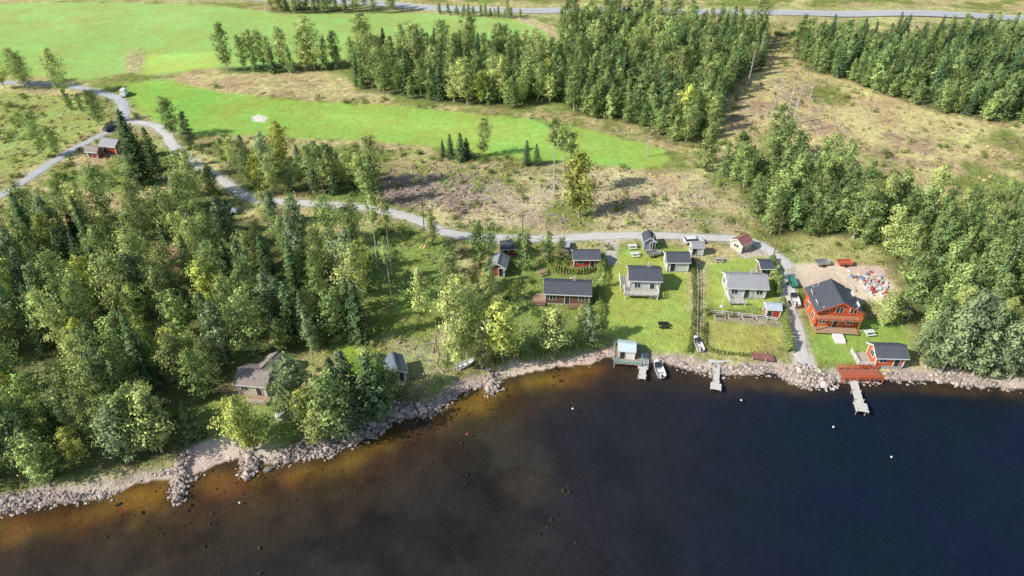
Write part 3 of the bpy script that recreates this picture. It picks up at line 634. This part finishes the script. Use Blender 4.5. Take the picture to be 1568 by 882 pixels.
def ring(mb, r, z, tr, n=20, mi=0):
    for k in range(n):
        a, b = 2*math.pi*k/n, 2*math.pi*(k+1)/n; mb.tube((r*math.cos(a), r*math.sin(a), z), (r*math.cos(b), r*math.sin(b), z), tr, tr, 5, mi)
x, y, z = G(560, 550); e = empty('trampoline', x, y, z); mb = MB(); ring(mb, 1.2, .7, .06)
for k in range(6): a = k*1.047; mb.tube((1.2*math.cos(a), 1.2*math.sin(a), 0), (1.2*math.cos(a), 1.2*math.sin(a), .7), .04, .04, 5)
mb.obj('frame', [simple('dark_green_pad', (.05,.10,.07), .6)], e); mb = MB(); mb.poly([(1.15*math.cos(k*.314), 1.15*math.sin(k*.314), .69) for k in range(20)], [tuple(range(20))]); mb.obj('mat', [DARK], e)
ORB = simple('orange_plastic', (.8,.12,.03), .4)
for u, v, c in ((1276,654,WHITE),(1365,700,WHITE),(1135,613,WHITE),(367,770,WHITE),(715,665,ORB),(877,626,WHITE)):
    x, y = G0(u, v, 0); e = empty('mooring_buoy', x, y, .05); e.scale = (.55, .55, .55); mb = MB()
    for k in range(6):
        t0, t1 = -1.57+k*.523, -1.57+(k+1)*.523; mb.tube((0, 0, .3*math.sin(t0)), (0, 0, .3*math.sin(t1)), .3*math.cos(t0)+.005, .3*math.cos(t1)+.005, 10)
    mb.obj('float', [c], e); mb = MB(); ring(mb, .09, .38, .02, 8); mb.obj('eye', [METAL], e)
TARP = simple('white_tarpaulin', (.68,.68,.70), .5, noise=.15); REDP = simple('red_plastic', (.45,.07,.06), .5)
x, y, z = G(1333, 435); e = empty('building_material_heap', x, y, z); BLD.append((x, y, 4))
mbs = [MB(), MB(), MB(), MB()]
for k in range(90):
    q = R.normal(size=2)*[1.5, 2.2]; s = R.uniform(.2, .9, 2); hh = R.uniform(.15, .6)
    mbs[int(R.choice(4, p=[.35, .14, .43, .08]))].box((q[0], q[1], hh/2), (s[0], s[1], hh), R.uniform(0, 3), 0, R.uniform(.6, 1))
for mb, nm, mt in zip(mbs, ('tarped_stacks', 'crates', 'timber', 'barrels'), (TARP, REDP, WOOD, BLUEH)): mb.obj(nm, [mt], e)
def trailer(name, u, v, rot, mat):
    x, y, z = G(u, v); e = empty(name, x, y, z, math.radians(rot)); mb = MB()
    mb.box((0, 0, .6), (3.0, 1.5, .1))
    for s in (-1, 1): mb.box((0, s*.73, .85), (3.0, .05, .4)); mb.box((s*1.48, 0, .85), (.05, 1.4, .4))
    mb.obj('box', [mat], e); mb = MB(); mb.box((2.1, 0, .5), (1.3, .1, .1))
    for s in (-1, 1): mb.tube((0, s*.95, .3), (0, s*.8, .3), .3, .3, 10)
    mb.obj('axle_and_drawbar', [DARK], e); BLD.append((x, y, 3))
trailer('red_trailer', 1292, 406, 0, simple('trailer_red', (.5,.14,.08), .5)); trailer('utility_trailer', 1258, 406, 10, METAL); trailer('green_trailer', 1212, 436, 85, simple('green_tarp', (.08,.25,.2), .5)); trailer('grey_trailer', 1000, 392, 20, METAL)
x, y, z = G(1135, 487); e = empty('raised_garden_beds', x, y, z, -.03); mb = MB()
for k in range(4):
    cx = -4+k*2.6
    for s in (-1, 1): mb.box((cx, s*.6, .2), (2.0, .08, .4)); mb.box((cx+s*.98, 0, .2), (.06, 1.1, .4))
mb.obj('bed_frames', [WOOD], e); mb = MB()
for k in range(4): mb.box((-4+k*2.6, 0, .12), (1.85, 1.1, .3))
mb.obj('soil', [simple('soil', (.12,.085,.055), .95, noise=.4)], e)
def fence(name, pts, mat, h=1.0):
    P = smoothline(gp(pts), 2.0); mb = MB()
    for k in range(len(P)-1):
        a, b = P[k], P[k+1]; za, zb = float(hgt(*a)), float(hgt(*b)); mb.box((a[0], a[1], za+h/2-.05), (.1, .1, h+.1))
        for f in (.45, .9): mb.tube((a[0], a[1], za+h*f), (b[0], b[1], zb+h*f), .045, .045, 4)
    mb.obj(name, [mat])
fence('wooden_fence', [(1088,480),(1130,484),(1190,492)], WHITE, .9); fence('garden_fence', [(1062,385),(1068,430),(1066,535)], WOOD); fence('pasture_fence', [(0,245),(40,232),(70,225)], WOOD)
for u, v in ((1105,470),(998,385),(1242,470)):
    x, y, z = G(u, v); e = empty('flagpole', x, y, z); mb = MB(); mb.tube((0, 0, 0), (0, 0, 7), .06, .035, 8); mb.box((0, 0, 7.05), (.14, .14, .12)); mb.box((0, 0, .1), (.5, .5, .3)); mb.obj('pole', [WHITE], e)
for u, v in ((650,352),(500,318),(800,372),(1185,385)):
    x, y, z = G(u, v+4); e = empty('utility_pole', x, y, z); mb = MB(); mb.tube((0, 0, -.3), (0, 0, 8), .13, .09, 7); mb.box((0, 0, 7.6), (1.6, .1, .12))
    for s in (-.7, 0, .7): mb.tube((s, 0, 7.65), (s, 0, 7.9), .04, .04, 5)
    mb.obj('pole', [M_barkb], e)
# ------------------------------------------------------------------ single trees
KIND = {'B': BIR, 'C': CON, 'S': SPR, 'A': ASP, 'Y': YEL, 'P': PIN, 'N': SNG}
NAMES = {'B': 'birch_tree', 'C': 'young_alder_tree', 'S': 'spruce_tree', 'A': 'aspen_tree', 'Y': 'yellowing_birch_tree', 'P': 'tall_pine_tree', 'N': 'dead_tree'}
def place(kind, u, v, H, wid=1.0):
    x, y, z = G(u, v); me = KIND[kind][int(R.integers(len(KIND[kind])))]; o = bpy.data.objects.new(NAMES[kind], me)
    bz = max(v_[2] for v_ in (me.vertices[i].co for i in range(0, len(me.vertices), 7))); s = H/bz
    o.location = (x, y, z-.05); o.rotation_euler = (R.normal()*.02, R.normal()*.02, R.uniform(0, 6.28)); o.scale = (s*wid, s*wid, s); link(o)
for a_ in [('Y',886,332,16,1.05),('P',848,300,20),('P',862,300,18),('P',872,296,16),('B',740,240,11,.9),('S',690,243,7,1.2),('S',706,246,8,1.2),('S',678,240,5,1.3),('S',716,243,6,1.3),('S',806,253,7,1.2),('S',822,253,6,1.3),
  ('B',98,148,15,1.1),('B',152,192,11,1.1),('C',110,168,7),('C',125,170,6),('B',8,135,13),('B',42,137,12,1.1),('B',30,128,12,1.1),('B',66,242,13,.9),('B',90,240,9),('S',222,282,19,1.15),('S',206,245,13),('S',240,262,12),('B',268,212,12,1.2),('A',292,226,10,1.2),
  ('C',1080,262,13),('B',1084,250,12,.9),('B',1352,500,8,1.1),('B',1366,496,7,1.1),('A',1418,562,14,.9),('A',1440,570,16,.9),('A',1462,560,16,.9),('A',1490,575,15,.9),('A',1520,575,13,.9),('A',1405,545,8),('A',1545,580,14,.9),('A',1475,545,14,.9),
  ('B',735,408,11,1.0),('B',752,400,7),('B',650,496,13,.7),('Y',770,552,14,1.15),('B',700,566,18,.75),('B',714,552,16,.75),('B',726,540,14,.75),('B',738,565,11,.8),('B',850,544,10.5,1.15),('B',836,540,9,1.1),('A',902,529,9.5,1.1),('B',885,522,8,1.0),
  ('S',553,522,13,.95),('S',540,500,11),('Y',385,690,12,1.15),('B',370,672,8,1.1),('A',458,634,12,1.25),('B',444,648,9,1.1),('B',512,672,14,1.1),('S',520,640,13,1.1),('S',578,632,13,1.15),('B',492,682,8,1.3),('A',540,668,9,1.3),('B',598,620,8,1.2),('B',475,668,9),('A',535,620,12,1.1),
  ('N',1180,185,14),('N',1196,208,15),('N',1214,190,14),('N',1280,240,10),('N',1145,130,12),('N',1240,150,9),('N',1330,190,8),('N',990,240,9),('P',600,418,17,.6),('P',578,415,18,.7),('P',602,470,16,.6),('N',1160,100,13),('B',662,375,8),('C',805,412,9,1.1),('C',842,400,8,1.1),('C',797,392,6),('B',860,395,5,1.2),('C',922,440,4),('B',570,312,13),('B',505,295,10,1.2),
  ('C',1186,428,4,1.3),('C',1190,440,3.5,1.3),('B',690,460,11,.9),('B',684,420,9),('C',1130,262,11),('C',1108,270,10),('B',20,590,13,1.1),('B',45,690,13,1.2),('B',180,640,13,1.1),('A',200,700,11,1.2),('B',120,650,13,1.1),('B',240,690,11,1.2),('B',75,735,10,1.2),('Y',330,470,11),('Y',270,560,9),('Y',225,540,8)]: place(*a_)
# hedges
def hedge(name, pts, w, h, n, mats=None):
    P = smoothline(gp(pts), .5); C = []; N_ = []; S = []; T = []; mb = MB()
    for k in range(0, len(P), 3): z = float(hgt(*P[k])); mb.tube((P[k][0], P[k][1], z), (P[k][0], P[k][1], z+h*.6), .04, .02, 4)
    zs = hgt(P[:, 0], P[:, 1]); hv_ = fbm(P[:, 0], P[:, 1], 1.5, 3)
    for _ in range(n):
        k = int(R.integers(len(P))); a = R.uniform(0, math.pi); rr = R.uniform(.7, 1.05); hh = h*(.5+hv_[k])
        ox, oz = math.cos(a)*w/2*rr*(.6+.8*hv_[k]), math.sin(a)*hh*rr
        d_ = P[min(k+1, len(P)-1)]-P[max(0, k-1)]; d_ = d_/(np.linalg.norm(d_)+1e-6)
        C.append((P[k][0]-d_[1]*ox, P[k][1]+d_[0]*ox, zs[k]+oz)); N_.append((-d_[1]*ox+R.normal()*.4, d_[0]*ox+R.normal()*.4, oz+R.normal()*.3+.2)); S.append(R.uniform(.12, .24)); T.append(R.uniform(.6, 1.3))
    link(bpy.data.objects.new(name, make_tree_mesh(name, mb, C, N_, S, T, [M_barkb, M_bush])))
hedge('garden_hedge', [(1196,468),(1203,500),(1210,540)], 1.5, 1.9, 2600); hedge('boundary_hedge', [(1060,400),(1064,450),(1062,500),(1056,540)], 1.0, .9, 1500)
hedge('garden_hedge', [(922,400),(918,450),(915,505)], 1.8, 1.8, 3000); hedge('roadside_hedge', [(840,412),(880,418),(925,412)], 1.5, 1.3, 2200); hedge('garden_hedge', [(1182,400),(1188,430),(1192,455)], 1.4, 1.6, 1600)
hedge('shore_hedge', [(1080,495),(1085,535),(1150,545)], .7, .6, 1200); hedge('shore_hedge', [(800,548),(860,545),(920,530)], 1.6, 1.6, 2800)
# ------------------------------------------------------------------ forests & brush as instanced collections
def blocked(Xp, Yp, road_pad=1.8, open_pad=.5):
    b = np.zeros(len(Xp), bool)
    for P, w in ROADS.values(): b |= segdist(Xp, Yp, [tuple(q) for q in P[::4]]) < w/2+road_pad
    for P in OPEN: b |= sd(Xp, Yp, P) > -open_pad
    for x, y, r in BLD: b |= (Xp-x)**2+(Yp-y)**2 < r*r
    return b
def scatter(P, sp, n_max=6000):
    P = np.array(P); lo = P.min(0); hi = P.max(0); n = int(min(60000, (hi-lo).prod()/sp**2*4)); c = lo+(hi-lo)*R.random((n, 2)); c = c[inside(c[:, 0], c[:, 1], [tuple(p) for p in P])]
    g = {}; out = []
    for p in c:
        k = (int(p[0]//sp), int(p[1]//sp)); ok = True
        for i in (-1, 0, 1):
            for j in (-1, 0, 1):
                for q in g.get((k[0]+i, k[1]+j), ()):
                    if (q[0]-p[0])**2+(q[1]-p[1])**2 < (sp*.8)**2: ok = False
        if ok: g.setdefault(k, []).append(p); out.append(p)
    return np.array(out[:n_max])
def mass(name, pts, choose, smin, smax, zo=-.1):
    c = bpy.data.collections.new(name+'_members'); z = hgt(pts[:, 0], pts[:, 1])
    for (x, y), zz in zip(pts, z):
        o = bpy.data.objects.new(name+'_member', choose(x, y)); s = R.uniform(smin, smax)
        o.location = (x, y, zz+zo); o.rotation_euler = (R.normal()*.035, R.normal()*.035, R.uniform(0, 6.28)); o.scale = (s*R.uniform(.85, 1.15), s*R.uniform(.85, 1.15), s*R.uniform(.88, 1.12)); c.objects.link(o)
    e = bpy.data.objects.new(name, None); e.instance_type = 'COLLECTION'; e.instance_collection = c; link(e); return len(pts)
clear = [gp([(232,378),(285,372),(290,420),(250,470),(235,440)]), gp([(325,318),(390,316),(395,352),(335,355)]), gp([(130,225),(195,225),(195,268),(130,268)]), gp([(350,590),(430,585),(440,640),(400,650),(350,640)])]
tot = 0
for nme, P, s_, kinds, sc_ in FP:
    p = scatter(P, s_); b = blocked(p[:, 0], p[:, 1])
    for cpol in clear: b |= inside(p[:, 0], p[:, 1], cpol)
    if nme == 'western_wood': b |= (fbm(p[:, 0], p[:, 1], 11, 61, 2) > .62)
    b |= shored(p[:, 0], p[:, 1]) < 3.5
    p = p[~b]
    if not len(p): continue
    def ch(x, y, kinds=kinds, nme=nme):
        t = float(fbm(x, y, 16, 91, 2)); k = kinds[int((t*1.6+R.random()*.9) % 1*len(kinds))]
        if k == 'B' and R.random() < .06 and nme != 'eastern_wood': k = 'Y'
        L_ = KIND[k]; return L_[int(R.integers(len(L_)))]
    tot += mass(nme, p, ch, sc_*.64, sc_*1.18)
print('forest trees', tot)
def rnd(P, n):
    P = np.array(P); c = P.min(0)+(P.max(0)-P.min(0))*R.random((n, 2)); return c[inside(c[:, 0], c[:, 1], [tuple(q) for q in P])]
allland = gp([(-80,150),(300,130),(560,150),(860,180),(1100,110),(1170,40),(1640,60),(1640,600),(1400,578),(1000,540),(780,562),(600,630),(420,690),(-80,775)])
CW, MW = gp(P_cut), gp(P_mid)
c = rnd(allland, 8500); b = blocked(c[:, 0], c[:, 1], .8, .8); b |= shored(c[:, 0], c[:, 1]) < 3; b |= fbm(c[:, 0], c[:, 1], 9, 15, 3) < .49
b |= (inside(c[:, 0], c[:, 1], CW) | inside(c[:, 0], c[:, 1], MW)) & (R.random(len(c)) < .6); c = c[~b]
mass('undergrowth_shrubs', c, lambda x, y: BSH[int(R.integers(3))], .3, 1.1, 0)
c = rnd(allland, 7000); b = blocked(c[:, 0], c[:, 1], .6, .8); b |= shored(c[:, 0], c[:, 1]) < 3; c = c[~b]
mass('dry_grass_tussocks', c, lambda x, y: DRY[int(R.integers(2))], .5, 1.3, 0)
mb = MB()
for P, n in ((MW, 600), (CW, 700), (gp([(585,272),(700,266),(740,300),(715,330),(640,318),(590,302)]), 220), (gp([(600,520),(690,500),(700,570),(640,600)]), 40)):
    for x, y in rnd(P, n):
        z = float(hgt(x, y))
        if R.random() < .25: mb.tube((x, y, z-.1), (x, y, z+.5), .22, .19, 7); continue
        a = R.uniform(0, 3.14); L = R.uniform(.8, 3.6); mb.tube((x, y, z+.12), (x+math.cos(a)*L, y+math.sin(a)*L, z+.18), R.uniform(.06, .14), .05, 5)
mb.obj('felled_logs_and_stumps', [simple('weathered_log', (.42,.36,.30), .9, noise=.4)])
# ------------------------------------------------------------------ light, sky, camera
sun_dir = Vector((-.937, -.35, 0)).normalized(); el = math.radians(38)
sv = Vector((sun_dir.x*math.cos(el), sun_dir.y*math.cos(el), math.sin(el)))
Ld = bpy.data.lights.new('sun', 'SUN'); Ld.energy = 5.0; Ld.angle = math.radians(.5); Ld.color = (1, .96, .88)
so = bpy.data.objects.new('sun', Ld); so.rotation_euler = (-sv).to_track_quat('-Z', 'Y').to_euler(); so.location = (0, 0, 150); link(so)
w = bpy.data.worlds.new('World'); scene.world = w; w.use_nodes = True; nt = w.node_tree; bg = nt.nodes['Background']
sk = nt.nodes.new('ShaderNodeTexSky'); sk.sky_type = 'NISHITA'; sk.sun_disc = False; sk.sun_elevation = el; sk.sun_rotation = math.atan2(sv.x, sv.y)
nt.links.new(sk.outputs[0], bg.inputs[0]); bg.inputs[1].default_value = .12
cd = bpy.data.cameras.new('camera'); cd.lens = 24; cd.sensor_width = 36; cd.clip_end = 12000; cd.clip_start = 1
co = bpy.data.objects.new('camera', cd); co.location = (0, 0, CAMH); co.rotation_euler = (math.pi/2-PITCH, 0, 0); link(co); scene.camera = co
scene.view_settings.view_transform = 'Standard'; scene.view_settings.look = 'None'; scene.view_settings.exposure = 0
